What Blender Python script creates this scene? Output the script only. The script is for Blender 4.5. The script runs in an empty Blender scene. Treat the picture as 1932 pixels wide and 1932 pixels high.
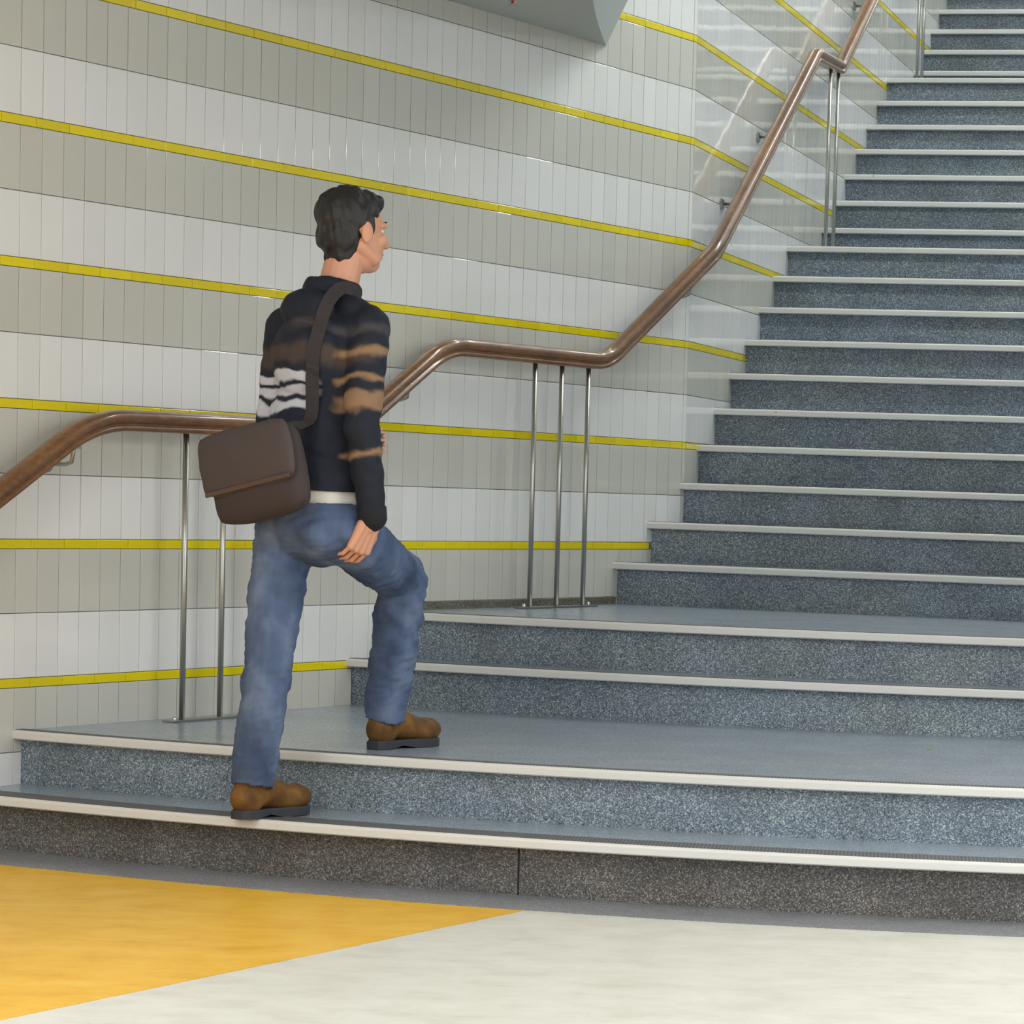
import bpy, bmesh, math, random
from mathutils import Vector, Matrix, Euler, noise

random.seed(7)
scene = bpy.context.scene
C = scene.collection

# ------------------------------------------------------------------ camera
EYE = 1.14985
W = 1932.0
F_PX, PITCH, ROLL, PPX, PPY = 5800.0, -0.0805405, 0.0344707, 1670.73, 1412.26
cam_data = bpy.data.cameras.new('camera')
cam = bpy.data.objects.new('camera', cam_data)
C.objects.link(cam)
sr, cr, sp, cp = math.sin(ROLL), math.cos(ROLL), math.sin(PITCH), math.cos(PITCH)
c_right = Vector((cr, -sr * sp, sr * cp))
c_down = Vector((sr, cr * sp, -cr * cp))
c_fwd = Vector((0, cp, sp))
M = Matrix((( c_right.x, -c_down.x, -c_fwd.x, 0.0),
            ( c_right.y, -c_down.y, -c_fwd.y, 0.0),
            ( c_right.z, -c_down.z, -c_fwd.z, EYE),
            (0, 0, 0, 1)))
cam.matrix_world = M
cam_data.sensor_width = 36.0
cam_data.sensor_fit = 'HORIZONTAL'
cam_data.lens = F_PX / W * 36.0
cam_data.shift_x = (W / 2 - PPX) / W
cam_data.shift_y = (PPY - W / 2) / W
cam_data.clip_start = 0.1
cam_data.clip_end = 200
scene.camera = cam

# ------------------------------------------------------------------ world, exposure
world = bpy.data.worlds.new('hall_light')
scene.world = world
world.use_nodes = True
bg = world.node_tree.nodes['Background']
bg.inputs['Color'].default_value = (0.96, 0.98, 1.0, 1)
bg.inputs['Strength'].default_value = 1.05
vs = scene.view_settings
vs.view_transform = 'Standard'
vs.look = 'None'
vs.exposure = 0.75
vs.gamma = 1.0
vs.use_curve_mapping = False
cy = scene.cycles
cy.max_bounces = 6
cy.diffuse_bounces = 3
cy.glossy_bounces = 3
cy.transmission_bounces = 2
cy.caustics_reflective = False
cy.caustics_refractive = False
LAMP_ADDED_LOW, LAMP_HIGH = 11.0, 14.0          # emission of the added lamps over the floor and of the stair lamps


def in_frame(p, m=25):
    d = Vector(p) - Vector((0, 0, EYE))
    z = d.dot(c_fwd)
    x = PPX + F_PX * d.dot(c_right) / z
    y = PPY + F_PX * d.dot(c_down) / z
    return -m < x < W + m and -m < y < W + m

# ------------------------------------------------------------------ helpers
def tag(o, label=None, cat=None, group=None, kind=None):
    if label: o['label'] = label
    if cat: o['category'] = cat
    if group: o['group'] = group
    if kind: o['kind'] = kind
    return o


def empty(name, loc=(0, 0, 0)):
    o = bpy.data.objects.new(name, None)
    o.empty_display_size = 0.1
    o.location = loc
    C.objects.link(o)
    return o


def link(name, me, mat=None, parent=None):
    if mat is not None and not me.materials:
        me.materials.append(mat)
    o = bpy.data.objects.new(name, me)
    C.objects.link(o)
    if parent is not None:
        o.parent = parent
        if parent.parent is None and parent.location.length > 0:
            o.matrix_parent_inverse = Matrix.Translation(-parent.location)
        elif parent.parent is not None and parent.parent.location.length > 0:
            o.matrix_parent_inverse = parent.matrix_basis.inverted() @ Matrix.Identity(4)
    return o


def obj(name, verts, faces, mat, parent=None, smooth=False):
    me = bpy.data.meshes.new(name)
    me.from_pydata([tuple(v) for v in verts], [], faces)
    bm = bmesh.new(); bm.from_mesh(me)
    bmesh.ops.recalc_face_normals(bm, faces=bm.faces)
    bm.to_mesh(me); bm.free()
    if smooth:
        for p in me.polygons: p.use_smooth = True
    return link(name, me, mat, parent)


class MB:
    """collects vertices and faces of one mesh"""
    def __init__(self): self.v, self.f = [], []
    def add(self, vs, fs):
        n = len(self.v); self.v += [Vector(v) for v in vs]
        self.f += [tuple(i + n for i in f) for f in fs]
    def box(self, c, sx, sy, sz, rot=None):
        vs = [Vector((x * sx / 2, y * sy / 2, z * sz / 2)) for z in (-1, 1) for y in (-1, 1) for x in (-1, 1)]
        if rot is not None: vs = [rot @ v for v in vs]
        vs = [v + Vector(c) for v in vs]
        self.add(vs, [(0, 2, 3, 1), (4, 5, 7, 6), (0, 1, 5, 4), (2, 6, 7, 3), (0, 4, 6, 2), (1, 3, 7, 5)])
    def tube(self, pts, radii, n=16, cap=True):
        pts = [Vector(p) for p in pts]
        if not hasattr(radii, '__len__'): radii = [radii] * len(pts)
        rings = []
        up = None
        for i, p in enumerate(pts):
            t = (pts[min(i + 1, len(pts) - 1)] - pts[max(i - 1, 0)]).normalized()
            if up is None:
                up = Vector((0, 0, 1)) if abs(t.z) < .9 else Vector((1, 0, 0))
            s = t.cross(up).normalized(); up = s.cross(t).normalized()
            rings.append([p + (s * math.cos(2 * math.pi * k / n) + up * math.sin(2 * math.pi * k / n)) * radii[i] for k in range(n)])
        vs = [v for r in rings for v in r]
        fs = []
        for i in range(len(pts) - 1):
            for k in range(n):
                fs.append((i * n + k, i * n + (k + 1) % n, (i + 1) * n + (k + 1) % n, (i + 1) * n + k))
        if cap:
            fs.append(tuple(range(n)))
            fs.append(tuple((len(pts) - 1) * n + k for k in range(n)))
        self.add(vs, fs)
    def ellipsoid(self, c, r, rot=None, nu=20, nv=12):
        vs, fs = [], []
        for j in range(nv + 1):
            th = math.pi * j / nv
            for i in range(nu):
                ph = 2 * math.pi * i / nu
                v = Vector((r[0] * math.sin(th) * math.cos(ph), r[1] * math.sin(th) * math.sin(ph), r[2] * math.cos(th)))
                if rot is not None: v = rot @ v
                vs.append(v + Vector(c))
        for j in range(nv):
            for i in range(nu):
                a, b = j * nu + i, j * nu + (i + 1) % nu
                if j == 0: fs.append((i, (j + 1) * nu + (i + 1) % nu, (j + 1) * nu + i))
                elif j == nv - 1: fs.append((a, b, (j + 1) * nu))
                else: fs.append((a, b, b + nu, a + nu))
        # weld poles
        n0 = len(self.v)
        self.add(vs, fs)
    def capsule(self, p0, p1, r0, r1, n=18, m=6, flat=None):
        """tapered limb with round ends; flat=(axis vector, factor) squashes it"""
        p0, p1 = Vector(p0), Vector(p1)
        t = (p1 - p0).normalized()
        pts, rad = [], []
        for i in range(m + 1):
            a = math.pi / 2 * (1 - i / m)
            pts.append(p0 - t * r0 * math.sin(a)); rad.append(max(r0 * math.cos(a), 1e-4))
        for i in range(m + 1):
            a = math.pi / 2 * i / m
            pts.append(p1 + t * r1 * math.sin(a)); rad.append(max(r1 * math.cos(a), 1e-4))
        k = len(self.v)
        self.tube(pts, rad, n)
        if flat is not None:
            ax, fac = flat[0].normalized(), flat[1]
            for i in range(k, len(self.v)):
                v = self.v[i]; u = max(0, min(1, (v - p0).dot(t) / max((p1 - p0).length, 1e-6)))
                q = p0.lerp(p1, u); d = (v - q).dot(ax)
                self.v[i] = v - ax * d * (1 - fac)
    def build(self, name, mat, parent=None, smooth=False):
        return obj(name, self.v, self.f, mat, parent, smooth)


def remeshed(mb, voxel, smooth=8, factor=.5, shape=None):
    """one continuous skin around overlapping volumes"""
    me = bpy.data.meshes.new('tmp')
    me.from_pydata([tuple(v) for v in mb.v], [], mb.f)
    bm = bmesh.new(); bm.from_mesh(me)
    bmesh.ops.remove_doubles(bm, verts=bm.verts, dist=1e-5)
    bmesh.ops.recalc_face_normals(bm, faces=bm.faces)
    bm.to_mesh(me); bm.free()
    o = bpy.data.objects.new('tmp', me); C.objects.link(o)
    r = o.modifiers.new('r', 'REMESH'); r.mode = 'VOXEL'; r.voxel_size = voxel
    s = o.modifiers.new('s', 'SMOOTH'); s.factor = factor; s.iterations = smooth
    dg = bpy.context.evaluated_depsgraph_get()
    me2 = bpy.data.meshes.new_from_object(o.evaluated_get(dg))
    bpy.data.objects.remove(o); bpy.data.meshes.remove(me)
    if shape:
        nrm = [v.normal.copy() for v in me2.vertices]
        for v, n in zip(me2.vertices, nrm):
            v.co = shape(v.co.copy(), n)
    for p in me2.polygons: p.use_smooth = True
    return me2

# ------------------------------------------------------------------ materials
def mat(name, col, rough=.5, metal=0.0, spec=.5, coat=0.0):
    m = bpy.data.materials.new(name); m.use_nodes = True
    b = m.node_tree.nodes['Principled BSDF']
    b.inputs['Base Color'].default_value = (*col, 1)
    b.inputs['Roughness'].default_value = rough
    b.inputs['Metallic'].default_value = metal
    b.inputs['Specular IOR Level'].default_value = spec
    if coat: b.inputs['Coat Weight'].default_value = coat; b.inputs['Coat Roughness'].default_value = .08
    return m


def srgb(r, g, b):
    def f(c):
        c /= 255
        return c / 12.92 if c <= .04045 else ((c + .055) / 1.055) ** 2.4
    return (f(r), f(g), f(b))


def N(m): return m.node_tree.nodes
def L(m, a, b): m.node_tree.links.new(a, b)
def bsdf(m): return m.node_tree.nodes['Principled BSDF']


def ramp(m, stops, interp='LINEAR'):
    r = N(m).new('ShaderNodeValToRGB'); cr_ = r.color_ramp; cr_.interpolation = interp
    while len(cr_.elements) < len(stops): cr_.elements.new(.5)
    for e, (p, c) in zip(cr_.elements, stops):
        e.position = p; e.color = (*c, 1)
    return r


def coords(m, kind='Object', scale=None):
    t = N(m).new('ShaderNodeTexCoord')
    if scale is None: return t.outputs[kind]
    mp = N(m).new('ShaderNodeMapping'); mp.inputs['Scale'].default_value = scale
    L(m, t.outputs[kind], mp.inputs['Vector'])
    return mp.outputs['Vector']


def tile_mat(name, col, rough, jitter=.05):
    m = mat(name, col, rough, spec=.5)
    oi = N(m).new('ShaderNodeObjectInfo')
    geo = N(m).new('ShaderNodeNewGeometry')
    ad = N(m).new('ShaderNodeMath'); ad.operation = 'ADD'
    L(m, oi.outputs['Random'], ad.inputs[0]); L(m, geo.outputs['Random Per Island'], ad.inputs[1])
    fr = N(m).new('ShaderNodeMath'); fr.operation = 'FRACT'; L(m, ad.outputs[0], fr.inputs[0])
    mr = N(m).new('ShaderNodeMapRange'); mr.inputs['To Min'].default_value = 1 - jitter; mr.inputs['To Max'].default_value = 1 + jitter * .3
    L(m, fr.outputs[0], mr.inputs['Value'])
    hs = N(m).new('ShaderNodeHueSaturation'); hs.inputs['Color'].default_value = (*col, 1)
    L(m, mr.outputs[0], hs.inputs['Value'])
    L(m, hs.outputs['Color'], bsdf(m).inputs['Base Color'])
    ns = N(m).new('ShaderNodeTexNoise'); ns.inputs['Scale'].default_value = 14; ns.inputs['Detail'].default_value = 2
    L(m, coords(m), ns.inputs['Vector'])
    bp = N(m).new('ShaderNodeBump'); bp.inputs['Strength'].default_value = .025; bp.inputs['Distance'].default_value = .01
    L(m, ns.outputs['Fac'], bp.inputs['Height']); L(m, bp.outputs['Normal'], bsdf(m).inputs['Normal'])
    return m


M_WHITE = tile_mat('white_glazed_tile', srgb(237, 236, 234), .035)
M_GREY = tile_mat('grey_glazed_tile', srgb(208, 206, 196), .035)
M_YELLOW = tile_mat('yellow_glazed_tile', srgb(238, 218, 0), .10, .1)
M_GROUT = mat('grout', srgb(128, 122, 105), .9)


def speckle(name, dark, mid, light, scale, rough, cloud=.25, spec=.5, tint=None):
    m = mat(name, mid, rough, spec=spec)
    co = coords(m)
    vo = N(m).new('ShaderNodeTexVoronoi'); vo.inputs['Scale'].default_value = scale
    L(m, co, vo.inputs['Vector'])
    sep = N(m).new('ShaderNodeSeparateColor'); L(m, vo.outputs['Color'], sep.inputs[0])
    r = ramp(m, [(0, dark), (.32, mid), (.7, mid), (1, light)])
    L(m, sep.outputs[0], r.inputs['Fac'])
    ns = N(m).new('ShaderNodeTexNoise'); ns.inputs['Scale'].default_value = 5; ns.inputs['Detail'].default_value = 5
    L(m, co, ns.inputs['Vector'])
    mr = N(m).new('ShaderNodeMapRange'); mr.inputs['From Min'].default_value = .3; mr.inputs['From Max'].default_value = .7
    mr.inputs['To Min'].default_value = 1 - cloud; mr.inputs['To Max'].default_value = 1 + cloud * .6
    L(m, ns.outputs['Fac'], mr.inputs['Value'])
    hs = N(m).new('ShaderNodeHueSaturation')
    L(m, r.outputs['Color'], hs.inputs['Color']); L(m, mr.outputs[0], hs.inputs['Value'])
    out = hs.outputs['Color']
    if tint:                                    # warm and cool drift over the sheet
        n2 = N(m).new('ShaderNodeTexNoise'); n2.inputs['Scale'].default_value = 2.2; n2.inputs['Detail'].default_value = 3
        L(m, co, n2.inputs['Vector'])
        r2 = ramp(m, [(.4, (1, 1, 1)), (.62, tint)]); L(m, n2.outputs['Fac'], r2.inputs['Fac'])
        mx = N(m).new('ShaderNodeMix'); mx.data_type = 'RGBA'; mx.blend_type = 'MULTIPLY'; mx.inputs[0].default_value = 1
        L(m, out, mx.inputs[6]); L(m, r2.outputs['Color'], mx.inputs[7]); out = mx.outputs[2]
    L(m, out, bsdf(m).inputs['Base Color'])
    return m


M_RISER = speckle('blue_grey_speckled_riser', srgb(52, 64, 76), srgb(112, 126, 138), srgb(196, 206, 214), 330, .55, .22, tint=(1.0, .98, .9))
M_TREAD_LIT = speckle('blue_grey_speckled_tread_lit', srgb(122, 134, 148), srgb(150, 162, 175), srgb(184, 194, 204), 300, .22, .10)  # riser material with a lighter colour for the light falling on treads
M_RISER1 = speckle('dark_speckled_riser', srgb(44, 44, 47), srgb(92, 91, 91), srgb(168, 164, 159), 330, .6, .25, tint=(1.0, .95, .86))
M_BORDER = speckle('dark_speckled_border', srgb(96, 98, 102), srgb(134, 136, 141), srgb(184, 184, 188), 330, .45, .12)


def lino(name, base, streak_cols, amt, rough):
    m = mat(name, base, rough, spec=.4)
    a = N(m).new('ShaderNodeTexNoise'); a.inputs['Scale'].default_value = 3.0; a.inputs['Detail'].default_value = 8; a.inputs['Roughness'].default_value = .65
    L(m, coords(m, scale=(2.0, 2.6, 1)), a.inputs['Vector'])
    r = ramp(m, [(.28, streak_cols[0]), (.5, base), (.72, streak_cols[1])]); L(m, a.outputs['Fac'], r.inputs['Fac'])
    b = N(m).new('ShaderNodeTexNoise'); b.inputs['Scale'].default_value = 12; b.inputs['Detail'].default_value = 9; b.inputs['Roughness'].default_value = .75
    L(m, coords(m, scale=(1.5, 2.4, 1)), b.inputs['Vector'])
    r2 = ramp(m, [(.30, amt), (.41, (1, 1, 1))]); L(m, b.outputs['Fac'], r2.inputs['Fac'])
    mx = N(m).new('ShaderNodeMix'); mx.data_type = 'RGBA'; mx.blend_type = 'MULTIPLY'; mx.inputs[0].default_value = 1
    L(m, r.outputs['Color'], mx.inputs[6]); L(m, r2.outputs['Color'], mx.inputs[7])
    L(m, mx.outputs[2], bsdf(m).inputs['Base Color'])
    return m


M_CREAM = lino('cream_marbled_linoleum', srgb(214, 212, 202), (srgb(200, 197, 184), srgb(222, 221, 213)), (.72, .71, .66), .4)
M_YLINO = lino('yellow_marbled_linoleum', srgb(238, 184, 52), (srgb(222, 166, 28), srgb(243, 198, 82)), (.86, .82, .7), .35)
M_SLAB = mat('floor_slab', srgb(110, 108, 104), .9)


def nosing_mat():
    m = mat('satin_metal_nosing', srgb(208, 207, 202), .42, metal=.0, spec=.6)
    ns = N(m).new('ShaderNodeTexNoise'); ns.inputs['Scale'].default_value = 26; ns.inputs['Detail'].default_value = 4
    L(m, coords(m), ns.inputs['Vector'])
    r = ramp(m, [(.22, srgb(160, 156, 148)), (.28, srgb(216, 215, 210))]); L(m, ns.outputs['Fac'], r.inputs['Fac'])
    L(m, r.outputs['Color'], bsdf(m).inputs['Base Color'])
    return m


M_NOSING = nosing_mat()


def grip_mat():
    m = mat('ribbed_grip', srgb(84, 86, 88), .6)
    wv = N(m).new('ShaderNodeTexWave'); wv.bands_direction = 'X'; wv.inputs['Scale'].default_value = 30
    L(m, coords(m), wv.inputs['Vector'])
    r = ramp(m, [(.3, srgb(70, 71, 73)), (.7, srgb(104, 106, 108))]); L(m, wv.outputs['Fac'], r.inputs['Fac'])
    L(m, r.outputs['Color'], bsdf(m).inputs['Base Color'])
    return m


M_GRIP = grip_mat()
M_SKIRT = speckle('dirty_stone_skirting', srgb(58, 54, 44), srgb(104, 100, 88), srgb(140, 136, 124), 220, .8, .3)


def wood_mat():
    m = mat('varnished_wood', srgb(112, 74, 44), .28, spec=.5, coat=.5)
    n1 = N(m).new('ShaderNodeTexNoise'); n1.inputs['Scale'].default_value = 3.2; n1.inputs['Detail'].default_value = 3
    L(m, coords(m), n1.inputs['Vector'])
    n2 = N(m).new('ShaderNodeTexNoise'); n2.inputs['Scale'].default_value = 10; n2.inputs['Detail'].default_value = 8; n2.inputs['Roughness'].default_value = .7
    L(m, coords(m, scale=(5, 1.6, 7)), n2.inputs['Vector'])
    ad = N(m).new('ShaderNodeMath'); ad.operation = 'ADD'; L(m, n1.outputs['Fac'], ad.inputs[0]); L(m, n2.outputs['Fac'], ad.inputs[1])
    oi = N(m).new('ShaderNodeObjectInfo')
    ma = N(m).new('ShaderNodeMath'); ma.operation = 'MULTIPLY_ADD'; ma.inputs[1].default_value = .22
    L(m, oi.outputs['Random'], ma.inputs[0]); L(m, ad.outputs[0], ma.inputs[2])
    r = ramp(m, [(.30, srgb(70, 42, 24)), (.52, srgb(112, 74, 44)), (.66, srgb(136, 94, 56)), (.85, srgb(158, 116, 72))])
    sc_ = N(m).new('ShaderNodeMath'); sc_.operation = 'MULTIPLY'; sc_.inputs[1].default_value = .52; L(m, ma.outputs[0], sc_.inputs[0])
    L(m, sc_.outputs[0], r.inputs['Fac']); L(m, r.outputs['Color'], bsdf(m).inputs['Base Color'])
    return m


M_WOOD = wood_mat()
M_STEEL = mat('brushed_steel', srgb(178, 177, 170), .32, metal=1.0)
M_CHROME = mat('polished_steel', srgb(205, 205, 202), .15, metal=1.0)
M_PLASTER = mat('painted_plaster', srgb(184, 189, 185), .8)
M_PLASTER2 = mat('painted_wall', srgb(214, 216, 212), .6)


def emit_mat(name, col, s):
    m = mat(name, (.8, .8, .8), .6)
    bsdf(m).inputs['Emission Color'].default_value = (*col, 1)
    bsdf(m).inputs['Emission Strength'].default_value = s
    return m


M_LAMP_ADDED = emit_mat('added_lamp_diffuser', (1.0, .97, .91), LAMP_ADDED_LOW)
M_LAMP_C = emit_mat('cool_diffuser', (.95, 1.0, .99), LAMP_HIGH)
M_LAMP_BODY = mat('lamp_housing', srgb(225, 225, 225), .5)

# ------------------------------------------------------------------ plan of the place
A1 = Vector((-2.7535, 9.4985)); A2 = Vector((-0.9115, 13.378))       # face of the lower wall, ending at the corner
d1 = (A2 - A1).normalized(); n1 = Vector((d1.y, -d1.x)); LEN1 = (A2 - A1).length
B1 = A2.copy(); B2 = Vector((0.173, 19.79))
d2 = (B2 - B1).normalized(); n2 = Vector((d2.y, -d2.x)); LEN2 = 11.0
WIDTH = 3.3                                                          # clear width of the upper flight
RISE = 0.170521
Zs = {k: k * RISE for k in range(0, 33)}
Zs[3], Zs[4] = .5085, .679
AL = -0.227316
nn = Vector((-math.sin(AL), math.cos(AL)))                           # normal of the straight nosings


def t_line(k):
    t = 12.1514 + (k - 5) * .299103
    if k >= 15: t += .582
    if k >= 22: t += .633
    if k >= 29: t += .63
    return t + {5: .10, 6: .07, 7: .04}.get(k, 0)


CURVE = {0: (8.14, .0778), 1: (8.35, .0790), 2: (8.735, .0745), 3: (10.60, .0835), 4: (10.83, .0800)}
XV = .6
K_TOP = 30


def yl(k, x):
    y0, c = CURVE[k]
    return y0 + c * (XV - x) ** 2 if x < XV else y0


def wall_x(y, depth):
    """x of the left wall line at y, depth metres behind the tile face"""
    a = A1 - n1 * depth
    x1 = a.x + (y - a.y) * d1.x / d1.y
    b = B1 - n2 * depth
    x2 = b.x + (y - b.y) * d2.x / d2.y
    return min(x1, x2) if y < 13.3 else (x2 if y > 13.45 else min(x1, x2) if depth > 0 else max(x1, x2))


def right_x(y):
    b = B1 + n2 * WIDTH
    return b.x + (y - b.y) * d2.x / d2.y


def nose(k, n=40, inset=.012):
    """plan polyline of nosing k from the tiled wall to the right wall"""
    if k <= 4:
        # left end: where the curve meets the wall line
        x = -3.2
        for _ in range(60):
            y = yl(k, x)
            x = .5 * x + .5 * (A1.x - n1.x * inset + (y - (A1.y - n1.y * inset)) * d1.x / d1.y)
        xr = right_x(yl(k, 1.6))
        return [Vector((x + (xr - x) * i / n, yl(k, x + (xr - x) * i / n))) for i in range(n + 1)]
    t = t_line(k); u = Vector((nn.y, -nn.x))
    best = None
    for (a, d, nv) in ((A1 - n1 * inset, d1, n1), (B1 - n2 * inset, d2, n2)):
        s = (t - nn.dot(a)) / nn.dot(d); p = a + d * s
        if best is None or u.dot(p) < u.dot(best): pass
        if (d is d1 and s <= LEN1 + .004) or (d is d2 and s > 0 and best is None): best = p
    b = B1 + n2 * WIDTH
    s = (t - nn.dot(b)) / nn.dot(d2); q = b + d2 * s
    m = 4
    return [best.lerp(q, i / m) for i in range(m + 1)]


def push(poly, d):
    """move a plan polyline back (up the stair) by d"""
    out = []
    for i, p in enumerate(poly):
        t = (poly[min(i + 1, len(poly) - 1)] - poly[max(i - 1, 0)]).normalized()
        out.append(p + Vector((-t.y, t.x)) * d)
    # keep the ends on the walls' lines
    return out


def resample(poly, n):
    ls = [0]
    for a, b in zip(poly, poly[1:]): ls.append(ls[-1] + (b - a).length)
    out = []
    for i in range(n + 1):
        s = ls[-1] * i / n
        for j in range(len(poly) - 1):
            if s <= ls[j + 1] + 1e-9:
                out.append(poly[j].lerp(poly[j + 1], (s - ls[j]) / max(ls[j + 1] - ls[j], 1e-9))); break
    return out

# ------------------------------------------------------------------ floor
floor = obj('floor', [(-6, -4, -.06), (5, -4, -.06), (5, 10.5, -.06), (-6, 10.5, -.06),
                      (-6, -4, -.004), (5, -4, -.004), (5, 10.5, -.004), (-6, 10.5, -.004)],
            [(0, 3, 2, 1), (4, 5, 6, 7), (0, 1, 5, 4), (1, 2, 6, 5), (2, 3, 7, 6), (3, 0, 4, 7)], M_SLAB)
tag(floor, 'marbled linoleum floor in yellow and cream at the foot of the stairs', 'floor', kind='structure')


def edge0(x):      # front edge of the dark border
    return yl(0, x)


def sheet(name, outline, m, parent, z0=-.004, z1=0.0):
    n = len(outline)
    vs = [(p[0], p[1], z0) for p in outline] + [(p[0], p[1], z1) for p in outline]
    fs = [tuple(range(n, 2 * n))] + [(i, (i + 1) % n, (i + 1) % n + n, i + n) for i in range(n)]
    return obj(name, vs, fs, m, parent)


P_APEX = Vector((-.968, edge0(-.968))); DIAG = (Vector((-1.836, 6.373)) - P_APEX).normalized()
P_FAR = P_APEX + DIAG * 11.2
xs_l = [-6 + (-.968 + 6) * i / 30 for i in range(31)]
xs_r = [-.968 + (5 + .968) * i / 36 for i in range(37)]
gap = .0008
yel = [(x - gap, edge0(x) - gap) for x in xs_l] + [(P_FAR.x - gap, P_FAR.y), (-6, P_FAR.y)]
cre = [(x + gap, edge0(x) - gap) for x in xs_r] + [(5, -4), (P_FAR.x + gap, -4), (P_FAR.x + gap, P_FAR.y)]
tag(sheet('linoleum_sheet', cre[::-1], M_CREAM, floor), 'cream marbled linoleum')
tag(sheet('linoleum_sheet', yel[::-1], M_YLINO, floor), 'yellow marbled linoleum')
xb = [-6 + 11 * i / 50 for i in range(51)]
bor = [(x, edge0(x)) for x in xb] + [(x, edge0(x) + .5) for x in reversed(xb)]
tag(sheet('border_strip', bor[::-1], M_BORDER, floor, z1=.001), 'dark speckled stone border')

# ------------------------------------------------------------------ walls
TW, TZ = .09951, .434
Z_L4 = EYE - .21308                       # upper edge of one yellow course
ROWS = []                                 # (kind, z0, z1)
for i in range(-9, 8):
    zt = Z_L4 + (4 - i) * TZ
    ROWS += [('yellow', zt - .030, zt), ('grey', zt - .231, zt - .030), ('white', zt - .434, zt - .231)]
GR = .0012
TMAT = {'white': M_WHITE, 'grey': M_GREY, 'yellow': M_YELLOW}
_tile_mesh = {}


def tile_geo(w, h):
    a, b, e = w / 2 - GR, h / 2 - GR, .0012
    vs = [(-a, 0, -b), (a, 0, -b), (a, 0, b), (-a, 0, b)]
    vs += [(-a, -.0052, -b), (a, -.0052, -b), (a, -.0052, b), (-a, -.0052, b)]
    vs += [(-a + e, -.006, -b + e), (a - e, -.006, -b + e), (a - e, -.006, b - e), (-a + e, -.006, b - e)]
    fs = [(8, 9, 10, 11)]
    for s in (0, 4):
        fs += [(s + i, s + (i + 1) % 4, s + 4 + (i + 1) % 4, s + 4 + i) for i in range(4)]
    return vs, fs


def tile_mesh(kind, w, h):
    key = (kind, round(w, 4), round(h, 4))
    if key not in _tile_mesh:
        me = bpy.data.meshes.new(kind + '_tile')
        vs, fs = tile_geo(w, h)
        me.from_pydata(vs, [], fs); me.materials.append(TMAT[kind])
        _tile_mesh[key] = me
    return _tile_mesh[key]


def stair_h(p):
    """walking level at a plan point beside the wall"""
    z = 0
    for k in range(1, K_TOP + 1):
        if k <= 4:
            if p.y > yl(k, p.x) + .02: z = Zs[k]
        elif nn.dot(p) > t_line(k) + .02: z = Zs[k]
    return z


def tiled_wall(wall, a, d, nv, cols, ycols, zmax, limit):
    """cols / ycols: (t0, t1) of the upright and of the yellow tiles"""
    ang = math.atan2(d.y, d.x)
    rest = {k: MB() for k in TMAT}
    cand = {k: [] for k in TMAT}
    for kind, z0, z1 in ROWS:
        if z0 > zmax or z1 < 0: continue
        for (t0, t1) in (ycols if kind == 'yellow' else cols):
            p0, p1 = a + d * t0, a + d * t1
            if z1 < min(stair_h(p0), stair_h(p1)) - .01: continue
            zz0 = max(z0, -.0)
            c = a + d * ((t0 + t1) / 2) - nv * .006
            rot = Euler((random.gauss(0, .0016), random.gauss(0, .0010), ang + random.gauss(0, .0022)))
            ctr = Vector((c.x, c.y, (zz0 + z1) / 2))
            item = (ctr, rot, t1 - t0, z1 - zz0)
            if in_frame(ctr) : cand[kind].append(item)
            else:
                vs, fs = tile_geo(item[2], item[3]); R = rot.to_matrix()
                rest[kind].add([R @ Vector(v) + ctr for v in vs], fs)
    for kind in TMAT:
        cand[kind].sort(key=lambda it: it[0].y)
        for i, (ctr, rot, w, h) in enumerate(cand[kind]):
            if i < limit:
                o = link(kind + '_tile', tile_mesh(kind, w, h), None, wall)
                o.location = ctr; o.rotation_euler = rot
            else:
                vs, fs = tile_geo(w, h); R = rot.to_matrix()
                rest[kind].add([R @ Vector(v) + ctr for v in vs], fs)
        if rest[kind].v:
            o = rest[kind].build(kind + '_tile_field', TMAT[kind], wall)
            o['kind'] = 'stuff'


def wall_slab(name, a, b, nv, z1, thick=.2, back=.0062):
    p = [a - nv * back, b - nv * back, b - nv * (back + thick), a - nv * (back + thick)]
    vs = [(q.x, q.y, -.05) for q in p] + [(q.x, q.y, z1) for q in p]
    return obj(name, vs, [(0, 3, 2, 1), (4, 5, 6, 7), (0, 1, 5, 4), (1, 2, 6, 5), (2, 3, 7, 6), (3, 0, 4, 7)], M_GROUT)


wall_left = wall_slab('wall_left', A1 - d1 * 4.2, A2, n1, 6.2)
tag(wall_left, 'white and grey striped tile wall with thin yellow courses beside the lower steps', 'wall', kind='structure')
T0 = .0735                                # a joint of the upright tiles
EDGE = LEN1 - .030
cols1 = []
j = -12
while T0 + (j + 1) * TW < EDGE - .02:
    cols1.append((T0 + j * TW, T0 + (j + 1) * TW)); j += 1
last = cols1.pop(); cols1.append((last[0], EDGE)) if EDGE - last[1] < .045 else cols1.extend([last, (last[1], EDGE)])
YW, YT0 = .1545, .1435
ycols1 = []
j = -8
while YT0 + (j + 1) * YW < EDGE - .03:
    ycols1.append((YT0 + j * YW, YT0 + (j + 1) * YW)); j += 1
ycols1.append((ycols1[-1][1], EDGE))
tiled_wall(wall_left, A1, d1, n1, cols1, ycols1, 3.6, 300)

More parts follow.
